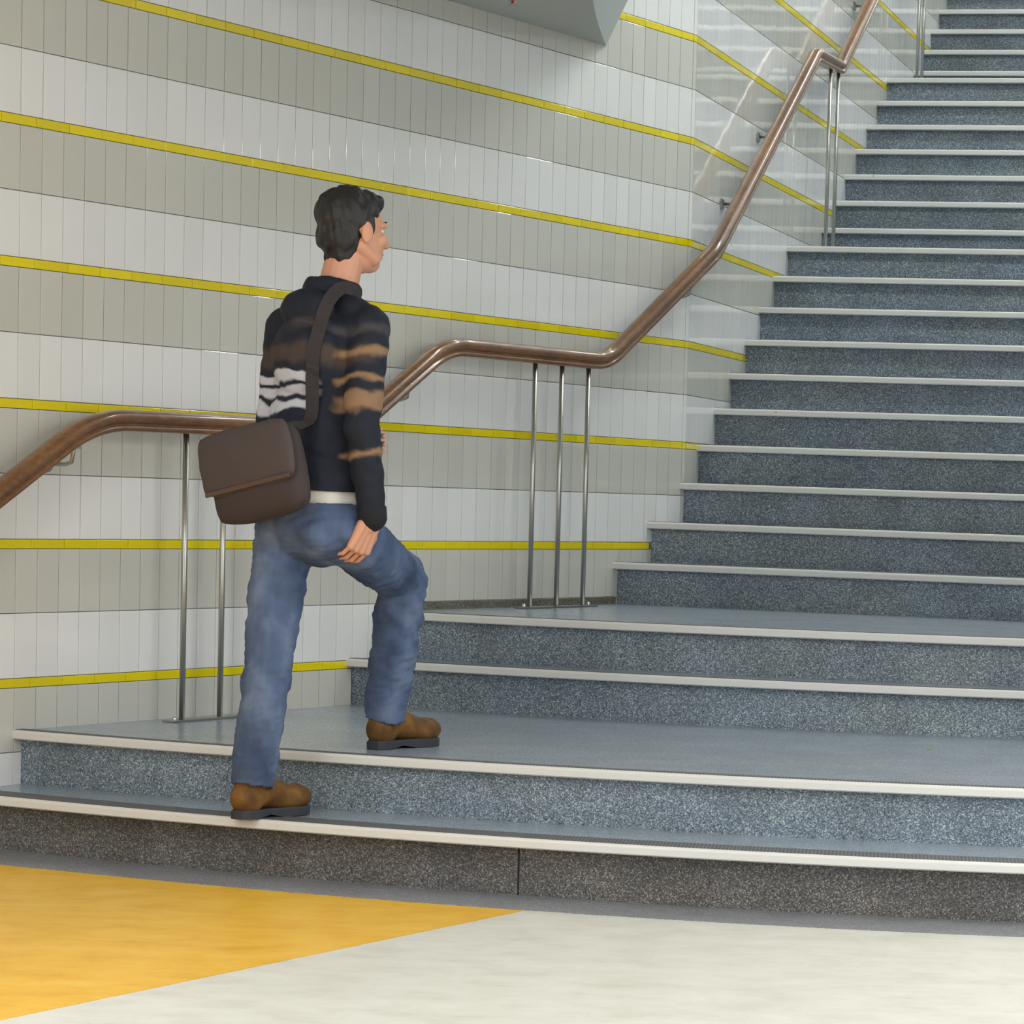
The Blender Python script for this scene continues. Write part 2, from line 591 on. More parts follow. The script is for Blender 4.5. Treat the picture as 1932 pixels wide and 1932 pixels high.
# bullnose tiles at the outer corner
for kind, z0, z1 in ROWS:
    if z0 > 3.6 or z1 < 1.0: continue
    mb = MB(); rings = []
    c0 = A1 + d1 * (EDGE + GR); pts = [c0 - n1 * .006, c0]
    pts += [A2 - d1 * .008]
    pts += [A2 + d2 * .001 - n2 * .0008, A2 + d2 * .004 - n2 * .006]
    vs = [(p.x, p.y, z0 + GR) for p in pts] + [(p.x, p.y, z1 - GR) for p in pts]
    m_ = len(pts)
    fs = [(i, i + 1, i + 1 + m_, i + m_) for i in range(m_ - 1)] + [tuple(range(m_)), tuple(range(m_, 2 * m_))]
    obj('edge_tile', vs, fs, TMAT[kind], wall_left)

wall_back = wall_slab('wall_back', B1, B1 + d2 * LEN2, n2, 9.5)
tag(wall_back, 'glossy white and grey striped tile wall with yellow courses beside the upper flight', 'wall', kind='structure')
cols2 = [(.006 + i * TW, .006 + (i + 1) * TW) for i in range(int(LEN2 / TW) - 1)]
ycols2 = [(.006 + i * YW, .006 + (i + 1) * YW) for i in range(int(LEN2 / YW) - 1)]
tiled_wall(wall_back, B1, d2, n2, cols2, ycols2, 6.4, 290)

wr_a = Vector((right_x(9.3), 9.3)); wr_b = Vector((right_x(26), 26))
wall_right = wall_slab('wall_right', wr_a, wr_b, -n2, 9.5, back=-.001)
wall_right.data.materials.clear(); wall_right.data.materials.append(M_PLASTER2)
tag(wall_right, 'plain pale wall on the far side of the staircase', 'wall', kind='structure')

# ------------------------------------------------------------------ stairs
stair = empty('staircase')
tag(stair, 'wide blue-grey speckled staircase with pale metal nosings and landings', 'staircase', kind='structure')
NSEG = 40


def strip(name, rows, m, parent):
    """closed prism swept along equal-length rows of 3-D points (each row one rail of the section)"""
    n = len(rows[0]); s = len(rows)
    vs = [v for r in rows for v in r]
    fs = []
    for r in range(s):
        q = (r + 1) % s
        for i in range(n - 1):
            fs.append((r * n + i, r * n + i + 1, q * n + i + 1, q * n + i))
    fs.append(tuple(r * n for r in range(s))); fs.append(tuple(r * n + n - 1 for r in reversed(range(s))))
    return obj(name, vs, fs, m, parent)


def rail3(poly, z): return [Vector((p.x, p.y, z)) for p in poly]


def clip_left(poly, depth):
    """slide the left end of a plan polyline onto the wall line"""
    p, q = poly[0], poly[1]
    t = (q - p).normalized()
    best = None
    for a, d, nv, ln in ((A1 - n1 * depth, d1, n1, LEN1), (B1 - n2 * depth, d2, n2, 99)):
        den = t.x * d.y - t.y * d.x
        if abs(den) < 1e-6: continue
        r = a - p
        s = (r.x * d.y - r.y * d.x) / den
        u = (r.x * t.y - r.y * t.x) / den
        if (d is d1 and u <= ln + .01) or (d is d2 and u >= -.01):
            x = p + t * s
            if best is None or s > best[0]: best = (s, x)
    if best: poly = [best[1]] + poly[1:]
    return poly


for k in range(1, K_TOP + 1):
    z = Zs[k]
    n = NSEG if k <= 4 else 6
    front = resample(clip_left(nose(k), .004), n)
    over = .075 if k == 1 else .04
    rs = clip_left(push(front, over), .004)
    if k < K_TOP:
        nxt = resample(clip_left(push(resample(clip_left(nose(k + 1), .004), n), .09), .004), n)
    else:
        nxt = push(front, 3.5)
    tf = clip_left(push(front, .012), .004)
    strip('tread', [rail3(tf, z), rail3(nxt, z), rail3(nxt, z - .024), rail3(tf, z - .024)], M_TREAD_LIT, stair)
    zb = Zs[k - 1] - (.01 if k > 1 else .0)
    rb = push(rs, .02)
    ztop = z - .036
    if k == 1:
        # two stone panels with an open joint between them
        cut = min(range(len(rs)), key=lambda i: abs(rs[i].x + 1.057))
        jt = .003
        for seg, e in ((slice(0, cut + 1), -1), (slice(cut, None), 0)):
            f_, b_ = [p.copy() for p in rs[seg]], [p.copy() for p in rb[seg]]
            if e == -1:
                f_[-1].x -= jt; b_[-1].x -= jt
            else:
                f_[0].x += jt; b_[0].x += jt
            o = strip('riser', [rail3(f_, ztop + .01), rail3(b_, ztop + .01), rail3(b_, zb), rail3(f_, zb)], M_RISER1, stair)
            o['label'] = 'dark brown-grey speckled bottom riser'
        rb2 = push(rs, .012)
        strip('riser_backing', [rail3(rb2, ztop), rail3(push(rb2, .03), ztop), rail3(push(rb2, .03), zb), rail3(rb2, zb)], M_GROUT, stair)
    else:
        strip('riser', [rail3(rs, ztop + .01), rail3(rb, ztop + .01), rail3(rb, zb), rail3(rs, zb)], M_RISER, stair)
    # metal nosing: rounded front, flat top
    prof = [(0.004, -.0275), (0, -.024), (0, -.006), (.003, -.001), (.009, .0015), (.055, .0015), (.055, -.004), (.022, -.004), (.022, -.0275)]
    nos = strip('nosing', [rail3(clip_left(push(front, b), .002), z + h) for b, h in prof], M_NOSING, stair)
    for p_ in nos.data.polygons: p_.use_smooth = False
    gw = .105 if k == 1 else .040
    g = [(.013, .001), (.013, .0030), (.013 + gw, .0030), (.013 + gw, .001)]
    gs = strip('grip_strip', [rail3(clip_left(push(front, b), .002), z + h) for b, h in g], M_GRIP, nos)

# stone skirting on the second landing
sa = nose(4)[0]; sb = nose(5)[0]
ta, tb = d1.dot(sa - A1) + .06, d1.dot(sb - A1) + .02
q = [A1 + d1 * ta - n1 * .004, A1 + d1 * tb - n1 * .004, A1 + d1 * tb + n1 * .010, A1 + d1 * ta + n1 * .010]
obj('skirting', [(p.x, p.y, Zs[4]) for p in q] + [(p.x, p.y, Zs[4] + .034) for p in q[:2]] + [(p.x, p.y, Zs[4] + .028) for p in q[2:]],
    [(0, 3, 2, 1), (4, 5, 6, 7), (0, 1, 5, 4), (1, 2, 6, 5), (2, 3, 7, 6), (3, 0, 4, 7)], M_SKIRT, stair)

# ------------------------------------------------------------------ ceiling
ZC = 2.952
edge = [Vector(p) for p in ((-1.236, 12.70), (-1.222, 12.36), (-1.207, 12.03), (-1.190, 11.75), (-1.172, 11.50), (-1.12, 11.15), (-1.02, 10.75),
                            (-.85, 10.35), (-.6, 9.98), (-.25, 9.68), (.2, 9.47), (.7, 9.36), (1.3, 9.32), (1.75, 9.32))]
wl = [A1 + d1 * t for t in (3.54, 3.0, 2.5, 2.0, 1.4, .8, .1, -.6, -4.2)]
out = [tuple(p) for p in edge] + [(5, 9.32), (5, 5.0), (-6, 5.0)] + [(p.x, p.y) for p in reversed(wl)]
n_ = len(out)
ceil_ = obj('ceiling', [(x, y, ZC) for x, y in out] + [(x, y, ZC + .25) for x, y in out],
            [tuple(range(n_)), tuple(range(n_, 2 * n_))] + [(i, (i + 1) % n_, (i + 1) % n_ + n_, i + n_) for i in range(n_)], M_PLASTER)
tag(ceil_, 'pale plaster ceiling with a curved edge that turns up over the stairs', 'ceiling', kind='structure')
up = Vector((d1.x * .62, d1.y * .62, .785))
rowA = [Vector((p.x, p.y, ZC)) for p in edge]
H = 2.6
rowB = [p + up * H for p in rowA]
rowC = [p + up * H + Vector((-.06, -.1, .12)) for p in rowA]
rowD = [p + Vector((-.06, -.1, .12)) for p in rowA]
strip('ceiling_slope', [rowA, rowB, rowC, rowD], M_PLASTER, ceil_)
hi = [(-4.5, 12.0, 5.05), (6, 11.0, 4.75), (7.5, 27, 9.4), (-1.5, 27, 9.4)]
obj('stair_ceiling', [Vector(p) for p in hi] + [Vector(p) + Vector((0, 0, .15)) for p in hi],
    [(0, 3, 2, 1), (4, 5, 6, 7), (0, 1, 5, 4), (1, 2, 6, 5), (2, 3, 7, 6), (3, 0, 4, 7)], M_PLASTER, ceil_)


# ------------------------------------------------------------------ ceiling lamps
def lamp(x, y, z, rz, tilt, ln, wd, m, label, group):
    R = Euler((tilt, 0, rz)).to_matrix()
    e = empty('ceiling_lamp', (x, y, z))
    tag(e, label, 'ceiling lamp', group)
    h = MB(); h.box((0, 0, -.03), ln + .06, wd + .06, .06)
    d = MB(); d.box((0, 0, -.066), ln, wd, .016)
    for nm, b, mm in (('housing', h, M_LAMP_BODY), ('diffuser', d, m)):
        o = b.build(nm, mm, None); o.parent = e; o.rotation_euler = (tilt, 0, rz)
    return e


for x, y in ((2.5, 6.2), (2.3, 8.1), (4.1, 7.1), (-2.3, 5.9)):  # unseen lamps, added and placed to brighten the tiled wall and yellow floor
        lamp(x, y, ZC, math.pi / 2, 0, 1.5, .5, M_LAMP_ADDED, 'unseen ceiling lamp over the linoleum floor, added to brighten tiled wall and floor', 'added ceiling lamps over the floor')
SL = math.atan2(9.4 - 4.9, 27 - 11.5)
for y, x in ((12.4, .8), (15.2, 1.3), (18.2, 1.8), (21.5, 2.3)):
    zz = 4.9 + (y - 11.5) * math.tan(SL) - .02
    lamp(x, y, zz, AL, SL, 1.9, .4, M_LAMP_C, 'long fluorescent ceiling lamp above the upper flight', 'ceiling lamps above the stairs')

# ------------------------------------------------------------------ handrail
OFF = .11
ra, rb_ = A1 + n1 * OFF, B1 + n2 * OFF
den = d1.x * d2.y - d1.y * d2.x
rr = rb_ - ra
t_c = (rr.x * d2.y - rr.y * d2.x) / den          # where the two runs of rail meet
s_c = (rr.x * d1.y - rr.y * d1.x) / den


def on1(t, z): p = ra + d1 * t; return Vector((p.x, p.y, z))
def on2(t, z): p = rb_ + d2 * t; return Vector((p.x, p.y, z))


DZ = -.0335                                       # top of rail to centre line
knots = [(on1(-1.10, .70 + DZ), 0), (on1(-.86, .70 + DZ), .12), (on1(.295, 1.352 + DZ), .16), (on1(1.665, 1.362 + DZ), .12), (on1(2.262, 1.698 + DZ), .12),
         (on1(3.42, 1.703 + DZ), .10), (on1(t_c, 2.225 + DZ), .06), (on2(2.06, 3.362 + DZ), .04), (on2(2.70, 3.388 + DZ), .04),
         (on2(4.45, 4.385 + DZ), .05), (on2(5.30, 4.40 + DZ), .05), (on2(8.6, 6.28 + DZ), 0)]


def rounded(kn, seg=8):
    pts = [kn[0][0]]
    for i in range(1, len(kn) - 1):
        p, r = kn[i]; a, b = kn[i - 1][0], kn[i + 1][0]
        r = min(r, .45 * (p - a).length, .45 * (b - p).length)
        p0, p1 = p + (a - p).normalized() * r, p + (b - p).normalized() * r
        for j in range(seg + 1):
            u = j / seg
            pts.append(p0 * (1 - u) ** 2 + p * 2 * u * (1 - u) + p1 * u * u)
    pts.append(kn[-1][0])
    out_ = [pts[0]]
    for a, b in zip(pts, pts[1:]):
        m = max(1, int((b - a).length / .06))
        out_ += [a.lerp(b, (i + 1) / m) for i in range(m)]
    return out_


path = rounded(knots)
# section: rounded grip above, groove, narrow base
sec = []
for i in range(15):
    a = -.52 + (math.pi + 1.04) * i / 14
    sec.append((.026 * math.cos(a), .009 + .021 * math.sin(a)))
right_side = [(-.0195, -.0040), (-.0125, -.0070), (-.0125, -.0112), (-.0190, -.0140), (-.0205, -.0200), (-.0190, -.0255), (-.0150, -.0285)]
sec = sec + right_side + [(-x, y) for x, y in reversed(right_side)]
sec = [(x * 1.30, y * 1.17) for x, y in sec]
arc = [0]
for a, b in zip(path, path[1:]): arc.append(arc[-1] + (b - a).length)


def arc_at(p):
    i = min(range(len(path)), key=lambda i: (path[i] - p).length)
    return arc[i]


def rail_piece(s0, s1, name='rail_section'):
    ids = [i for i in range(len(path)) if s0 + 1e-4 < arc[i] < s1 - 1e-4]
    def pt(s):
        for i in range(len(path) - 1):
            if arc[i] <= s <= arc[i + 1] + 1e-9:
                return path[i].lerp(path[i + 1], (s - arc[i]) / (arc[i + 1] - arc[i]))
        return path[-1]
    pts = [pt(s0 + .0004)] + [path[i] for i in ids] + [pt(s1 - .0004)]
    vs, fs = [], []; n = len(sec)
    for i, p in enumerate(pts):
        t = (pts[min(i + 1, len(pts) - 1)] - pts[max(i - 1, 0)]).normalized()
        s = t.cross(Vector((0, 0, 1))).normalized(); u = s.cross(t).normalized()
        vs += [p + s * x + u * y for x, y in sec]
    for i in range(len(pts) - 1):
        for k in range(n):
            fs.append((i * n + k, i * n + (k + 1) % n, (i + 1) * n + (k + 1) % n, (i + 1) * n + k))
    e = len(vs); vs += [v.copy() for v in vs[:n]] + [v.copy() for v in vs[-n:]]
    fs += [tuple(e + k for k in range(n)), tuple(e + n + k for k in range(n))]
    o = obj(name, vs, fs, M_WOOD, handrail, True)
    for p_ in o.data.polygons:
        if len(p_.vertices) > 4: p_.use_smooth = False
    return o


handrail = empty('handrail')
tag(handrail, 'varnished brown wooden handrail on steel rods and brackets along the tiled wall', 'handrail')
seams = [0, arc_at(on1(.072, 1.2)), arc_at(on1(.58, 1.32)), arc_at(on1(2.03, 1.56)), arc_at(on1(2.50, 1.67)), arc_at(on1(4.2, 2.1)), arc_at(on2(.44, 2.4)),
         arc_at(on2(1.85, 3.2)), arc_at(on2(3.0, 3.5)), arc[-1]]
for a, b in zip(seams, seams[1:]): rail_piece(a, b)


def rod_group(fn, d, ts, zf, ztops, tp0, tp1):
    for t, zt in zip(ts, ztops):
        m = MB(); b = fn(t, zf + .004); m.tube([b, fn(t, zt)], .0098, 20)
        m.build('baluster', M_STEEL, handrail, True)
    pl = MB(); c = (fn(tp0, zf) + fn(tp1, zf)) / 2
    pl.box((c.x, c.y, zf + .004), tp1 - tp0, .05, .006, Euler((0, 0, math.atan2(d.y, d.x))).to_matrix())
    plate = pl.build('foot_plate', M_STEEL, handrail)
    for t in (tp0 + .035, tp1 - .035):
        b = MB(); b.ellipsoid(fn(t, zf + .010), (.009, .009, .010))
        bo = b.build('bolt', M_CHROME, plate, True)


rod_group(on1, d1, (.757, .957, 1.157), Zs[2], (1.30, 1.30, 1.302), .685, 1.232)
rod_group(on1, d1, (2.888, 3.086, 3.288), Zs[4], (1.645, 1.646, 1.647), 2.812, 3.368)
rod_group(on2, d2, (2.45, 2.66), Zs[14], (3.322, 3.33), 2.37, 2.74)
rod_group(on2, d2, (5.10, 5.28), Zs[21], (4.345, 4.35), 4.95, 5.40)


def bracket(fn, nv, t, zc, drop):
    p = fn(t, zc); w = p - Vector((nv.x, nv.y, 0)) * (OFF - .004)
    z_w = zc - drop
    m = MB()
    wv = Vector((w.x, w.y, z_w)); pv = Vector((p.x, p.y, z_w))
    m.tube([wv, wv.lerp(pv, .7), wv.lerp(pv, .93) + Vector((0, 0, .008)), pv + Vector((0, 0, drop * .5)), Vector((p.x, p.y, zc - .026))], .0065, 12)
    br = m.build('bracket', M_STEEL, handrail, True)
    r = MB(); nv3 = Vector((nv.x, nv.y, 0))
    r.tube([wv - nv3 * .003, wv + nv3 * .004, wv + nv3 * .008], [.027, .027, .021], 20)
    r.build('wall_rose', M_STEEL, br)
    s = MB(); s.tube([Vector((p.x, p.y, zc - .036)), Vector((p.x, p.y, zc - .027))], .022, 16)
    s.build('saddle_plate', M_STEEL, br)


def zc_at(p2):
    best = min(path, key=lambda q: (q.xy - p2.xy).length)
    return best.z


for fn, nv, t, dr in ((on1, n1, .205, .085), (on1, n1, 2.03, .088), (on1, n1, 4.10, .085), (on2, n2, .55, .068), (on2, n2, 1.267, .068), (on2, n2, 3.6, .068), (on1, n1, -.5, .10)):
    bracket(fn, nv, t, zc_at(fn(t, 0)), dr)

# ------------------------------------------------------------------ sprinkler on the soffit
M_RED = mat('red_glass_bulb', srgb(170, 20, 24), .1)
spk = empty('sprinkler_head', (-1.455, 11.405, ZC))
tag(spk, 'small ceiling sprinkler head with red bulb under the plaster soffit', 'sprinkler')
def sp(name, m, mm): o = m.build(name, mm, None, True); o.parent = spk; return o
m = MB(); m.tube([(0, 0, 0), (0, 0, -.004), (0, 0, -.008)], [.030, .030, .022], 24); sp('escutcheon', m, M_CHROME)
m = MB(); m.tube([(0, 0, -.006), (0, 0, -.020)], .009, 16); sp('body', m, M_STEEL)
m = MB(); m.tube([(0, 0, -.018), (0, 0, -.040)], .0045, 12); sp('bulb', m, M_RED)
m = MB()
for s in (-1, 1): m.tube([(.008 * s, 0, -.018), (.014 * s, 0, -.030), (.004 * s, 0, -.044), (0, 0, -.048)], .0022, 8)
sp('frame_arm', m, M_STEEL)
m = MB(); m.tube([(0, 0, -.048), (0, 0, -.050)], .017, 20); sp('deflector', m, M_STEEL)

# ------------------------------------------------------------------ scrap on the landing
mb = MB(); nl = 10
vs = []; fs = []
for i in range(nl + 1):
    u = i / nl; w = .0055 * math.sin(math.pi * min(max(u, .02), .98)); x = -.012 + .024 * u
    zz = .0012 + .003 * u * u
    vs += [(x, -w, zz), (x, 0, zz - .0008), (x, w, zz)]
for i in range(nl):
    for k in range(2): fs.append((3 * i + k, 3 * i + k + 1, 3 * i + k + 4, 3 * i + k + 3))
scrap = obj('dry_leaf', vs, fs, mat('dry_leaf', srgb(150, 122, 50), .7))
scrap.location = (.146, 10.046, Zs[2]); scrap.rotation_euler = (0, 0, .3)
sm = scrap.modifiers.new('t', 'SOLIDIFY'); sm.thickness = .0006
tag(scrap, 'tiny dry yellowish leaf lying on the wide lower landing', 'leaf')

# ------------------------------------------------------------------ the walking person
FA = math.radians(62)
FW = Vector((math.cos(FA), math.sin(FA), 0)); RT = Vector((math.sin(FA), -math.cos(FA), 0))
PX, PY = -1.69, 8.93
UPV = Vector((0, 0, 1))


def bd(f, r, z):
    p = Vector((PX, PY, 0)) + FW * f + RT * r
    p.z = z
    return p


BODY_R = Matrix(((RT.x, FW.x, 0), (RT.y, FW.y, 0), (0, 0, 1)))        # (lateral, forward, up) -> world
HA = math.radians(44)
HF = Vector((math.cos(HA), math.sin(HA), 0)); HR = Vector((math.sin(HA), -math.cos(HA), 0))
HEAD_R = Matrix(((HR.x, HF.x, 0), (HR.y, HF.y, 0), (0, 0, 1)))
HC = bd(.100, .058, 1.872)


def hd(f, r, z): return HC + HF * f + HR * r + UPV * z


SH_R, SH_L = bd(.035, .172, 1.595), bd(.035, -.128, 1.595)
EL_R, EL_L = bd(-.045, .215, 1.315), bd(.010, -.150, 1.320)
WR_R, WR_L = bd(.015, .214, 1.055), bd(.215, -.080, 1.240)
HIP_L, HIP_R = bd(0, -.088, 1.015), bd(0.01, .092, 1.015)
KN_L, KN_R = bd(-.085, -.070, .650), bd(.410, .030, .868)
AN_L, AN_R = bd(-.150, -.072, .285), bd(.455, -.060, .455)


def hand(mb, wrist, down, fwd, out, curl):
    """palm, four unequal bent fingers and a thumb; down = along the hand, fwd = towards the thumb side, out = back of the hand"""
    k = wrist + down * .092
    mb.capsule(wrist - down * .03, wrist + down * .02, .026, .027, flat=(out, .8))
    for w, a in ((-.031, 0), (-.011, .003), (.011, .003), (.032, 0)):
        mb.capsule(wrist + down * .022 + fwd * w * .75, k + fwd * w + down * a, .0165, .0125, n=12)
    lens = [(.040, .026, .020), (.045, .030, .021), (.042, .028, .021), (.033, .022, .018)]
    for (w, ls, rad) in zip((.034, .0115, -.0115, -.033), lens, (.0084, .0087, .0084, .0075)):
        p = k + fwd * w; d = down.copy(); ang = 0
        for i, l in enumerate(ls):
            ang += curl[i]
            d = (down * math.cos(ang) - out * math.sin(ang)).normalized()
            q = p + d * l
            mb.capsule(p, q, rad * (1 - .08 * i), rad * (1 - .08 * (i + 1)), n=12)
            p = q
    b = wrist + down * .028 + fwd * .024 - out * .006
    m1 = b + (down * .55 + fwd * .75 - out * .35).normalized() * .042
    m2 = m1 + (down * .85 + fwd * .35 - out * .45).normalized() * .032
    m3 = m2 + (down * .9 + fwd * .05 - out * .5).normalized() * .024
    mb.capsule(b, m1, .0165, .012, n=12); mb.capsule(m1, m2, .0115, .0105, n=12); mb.capsule(m2, m3, .0105, .0085, n=12)


body = MB()
# head: skull, jaw, cheeks, brow, nose, lips, ears
body.ellipsoid(hd(-.010, 0, .028), (.076, .096, .094), HEAD_R, 28, 18)
body.ellipsoid(hd(.020, 0, -.030), (.064, .076, .090), HEAD_R, 24, 16)
body.ellipsoid(hd(.052, 0, -.088), (.034, .036, .028), HEAD_R)
for s in (-1, 1):
    body.ellipsoid(hd(.062, .036 * s, -.022), (.026, .028, .026), HEAD_R)
    body.ellipsoid(hd(.074, .030 * s, .022), (.026, .018, .011), HEAD_R)
    body.ellipsoid(hd(-.006, .079 * s, -.006), (.009, .020, .032), HEAD_R)
    body.capsule(hd(.045, .036 * s, -.074), hd(-.012, .046 * s, -.040), .024, .026, n=14)
body.capsule(hd(.088, 0, .012), hd(.112, 0, -.030), .008, .013, n=12)
body.ellipsoid(hd(.100, .010, -.034), (.008, .010, .008), HEAD_R); body.ellipsoid(hd(.100, -.010, -.034), (.008, .010, .008), HEAD_R)
body.ellipsoid(hd(.090, 0, -.060), (.022, .011, .0055), HEAD_R)
body.ellipsoid(hd(.087, 0, -.071), (.019, .011, .006), HEAD_R)
body.capsule(bd(.045, .025, 1.62), hd(-.022, 0, -.055), .060, .054)
# trunk and limbs under the clothes
body.ellipsoid(bd(.03, .015, 1.48), (.135, .095, .20), BODY_R)
body.ellipsoid(bd(.01, .005, 1.20), (.125, .090, .20), BODY_R)
body.ellipsoid(bd(.0, .0, 1.085), (.118, .090, .10), BODY_R)
body.capsule(SH_L, SH_R, .05, .05)
for a, b, c in ((SH_R, EL_R, WR_R), (SH_L, EL_L, WR_L)):
    body.capsule(a, b, .043, .036); body.capsule(b, c, .036, .026)
for a, b, c in ((HIP_L, KN_L, AN_L), (HIP_R, KN_R, AN_R)):
    body.capsule(a, b, .060, .050); body.capsule(b, c, .048, .036)
dn_r = (FW * -.18 + RT * -.32 + UPV * -.93).normalized()
fw_r = (FW * .90 + RT * .20 - dn_r * 0).normalized(); fw_r = (fw_r - dn_r * fw_r.dot(dn_r)).normalized()
out_r = dn_r.cross(fw_r).normalized()
if out_r.dot(RT) < 0: out_r = -out_r
hand(body, WR_R + dn_r * .012, dn_r, fw_r, out_r, (.55, .65, .45))
dn_l = (FW * .75 + RT * .45 + UPV * .25).normalized()
fw_l = UPV - dn_l * UPV.dot(dn_l); fw_l.normalize()
out_l = dn_l.cross(fw_l).normalized()
if out_l.dot(FW) < 0: out_l = -out_l
hand(body, WR_L + dn_l * .012, dn_l, fw_l, out_l, (.7, .9, .6))
M_SKIN = mat('skin', srgb(206, 150, 122), .5)
bsdf(M_SKIN).inputs['Subsurface Weight'].default_value = .08
bsdf(M_SKIN).inputs['Subsurface Radius'].default_value = (.012, .005, .003)
me = remeshed(body, .0030, 3, .5)
BASE = bd(-.06, -.07, Zs[1])
me.transform(Matrix.Translation(-BASE)); me.name = 'person'
me.materials.append(M_SKIN)
person = link('person', me); person.location = BASE
tag(person, 'person in dark printed jacket and blue jeans striding up onto the lower landing', 'person')
bpy.context.view_layer.update()

# eyes
M_EYE = mat('eye', srgb(235, 232, 226), .2); M_IRIS = mat('iris', srgb(40, 26, 18), .2)
for s in (-1, 1):
    m = MB(); m.ellipsoid(hd(.0715, .030 * s, .004), (.011, .011, .011), HEAD_R)
    e = m.build('eye', M_EYE, person, True)
    m = MB(); m.ellipsoid(hd(.080, .030 * s, .004), (.005, .003, .005), HEAD_R); 
    m.build('iris', M_IRIS, e, True)
    m = MB(); m.capsule(hd(.092, .014 * s, .030), hd(.082, .044 * s, .031), .0035, .003, n=8)
    m.build('eyebrow', mat('brow', srgb(24, 20, 20), .8), person, True)

# hair
M_HAIR = mat('black_hair', srgb(30, 27, 29), .55)
hair = MB()
hair.ellipsoid(hd(-.024, 0, .044), (.083, .094, .086), HEAD_R, 28, 18)
hair.ellipsoid(hd(-.046, 0, -.010), (.076, .066, .078), HEAD_R, 24, 16)
hair.ellipsoid(hd(-.052, 0, -.066), (.052, .036, .046), HEAD_R)
hair.ellipsoid(hd(.026, .0, .082), (.068, .058, .038), HEAD_R)
hair.ellipsoid(hd(.004, .0, .060), (.080, .070, .056), HEAD_R)
for s in (-1, 1):
    hair.ellipsoid(hd(.012, .070 * s, .020), (.013, .016, .040), HEAD_R)


def hair_shape(co, n):
    p = co - HC
    return co + n * (.006 * noise.noise(Vector((p.x * 60, p.y * 60, p.z * 22))) + .004 * noise.noise(p * 26))


me = remeshed(hair, .004, 4, .5, hair_shape); me.name = 'hair'
link('hair', me, M_HAIR, person)


# jacket
def jacket_mat():
    m = mat('dark_printed_jacket', srgb(30, 34, 44), .75, spec=.3)
    tc = N(m).new('ShaderNodeTexCoord'); sx = N(m).new('ShaderNodeSeparateXYZ')
    ns = N(m).new('ShaderNodeTexNoise'); ns.inputs['Scale'].default_value = 7; ns.inputs['Detail'].default_value = 3
    L(m, tc.outputs['Object'], ns.inputs['Vector'])
    mp = N(m).new('ShaderNodeVectorMath'); mp.operation = 'MULTIPLY_ADD'
    mp.inputs[1].default_value = (.10, .10, .10); L(m, ns.outputs['Color'], mp.inputs[0]); L(m, tc.outputs['Object'], mp.inputs[2])
    L(m, mp.outputs[0], sx.inputs[0])
    o = .05                                    # mean of the wobble

    def band(src, lo, hi, soft):
        r = N(m).new('ShaderNodeMapRange'); r.interpolation_type = 'SMOOTHSTEP'
        r.inputs['From Min'].default_value = lo - soft; r.inputs['From Max'].default_value = lo + soft; L(m, src, r.inputs['Value'])
        q = N(m).new('ShaderNodeMapRange'); q.interpolation_type = 'SMOOTHSTEP'
        q.inputs['From Min'].default_value = hi - soft; q.inputs['From Max'].default_value = hi + soft
        q.inputs['To Min'].default_value = 1; q.inputs['To Max'].default_value = 0; L(m, src, q.inputs['Value'])
        x = N(m).new('ShaderNodeMath'); x.operation = 'MULTIPLY'; L(m, r.outputs[0], x.inputs[0]); L(m, q.outputs[0], x.inputs[1])
        return x.outputs[0]

    def mul(a, b):
        x = N(m).new('ShaderNodeMath'); x.operation = 'MULTIPLY'; L(m, a, x.inputs[0]); L(m, b, x.inputs[1]); return x.outputs[0]

    def add(a, b):
        x = N(m).new('ShaderNodeMath'); x.operation = 'ADD'; x.use_clamp = True; L(m, a, x.inputs[0]); L(m, b, x.inputs[1]); return x.outputs[0]

    def over(base, col, fac):
        x = N(m).new('ShaderNodeMix'); x.data_type = 'RGBA'; L(m, fac, x.inputs[0]); L(m, base, x.inputs[6]); x.inputs[7].default_value = (*col, 1)
        return x.outputs[2]
    X, Y, Z = sx.outputs
    base = N(m).new('ShaderNodeRGB'); base.outputs[0].default_value = (*srgb(30, 34, 46), 1)
    col = base.outputs[0]
    zo = o
    left = band(X, -2.4 + o, -1.645 + o, .012)
    right = band(X, -1.60 + o, -1.2 + o, .012)
    col = over(col, srgb(70, 58, 54), mul(band(Z, 1.485 + zo, 1.535 + zo, .012), band(X, -1.85 + o, -1.5 + o, .03)))
    col = over(col, srgb(64, 62, 66), mul(band(Z, 1.575 + zo, 1.60 + zo, .01), band(X, -1.75 + o, -1.4 + o, .03)))
    w = add(add(band(Z, 1.425 + zo, 1.458 + zo, .005), band(Z, 1.383 + zo, 1.410 + zo, .005)), band(Z, 1.340 + zo, 1.366 + zo, .005))
    col = over(col, srgb(196, 196, 204), mul(w, left))
    t = add(add(band(Z, 1.352 + zo, 1.398 + zo, .008), band(Z, 1.430 + zo, 1.450 + zo, .008)), add(band(Z, 1.505 + zo, 1.528 + zo, .008), band(Z, 1.235 + zo, 1.252 + zo, .008)))
    col = over(col, srgb(140, 110, 84), mul(t, right))
    L(m, col, bsdf(m).inputs['Base Color'])
    return m


M_JACKET = jacket_mat()
jk = MB()
jk.ellipsoid(bd(.030, .018, 1.470), (.158, .122, .205), BODY_R, 30, 18)
jk.ellipsoid(bd(.008, .006, 1.270), (.152, .124, .200), BODY_R, 30, 18)
jk.ellipsoid(bd(.004, .004, 1.150), (.157, .128, .150), BODY_R, 30, 18)
jk.ellipsoid(bd(-.040, .016, 1.500), (.120, .085, .130), BODY_R)
jk.capsule(SH_L + Vector((0, 0, -.005)), SH_R + Vector((0, 0, -.005)), .062, .062, flat=(FW, 1.0))
jk.capsule(bd(.035, -.08, 1.625), bd(.045, .02, 1.665), .050, .052)
jk.capsule(bd(.035, .13, 1.625), bd(.045, .03, 1.665), .050, .052)
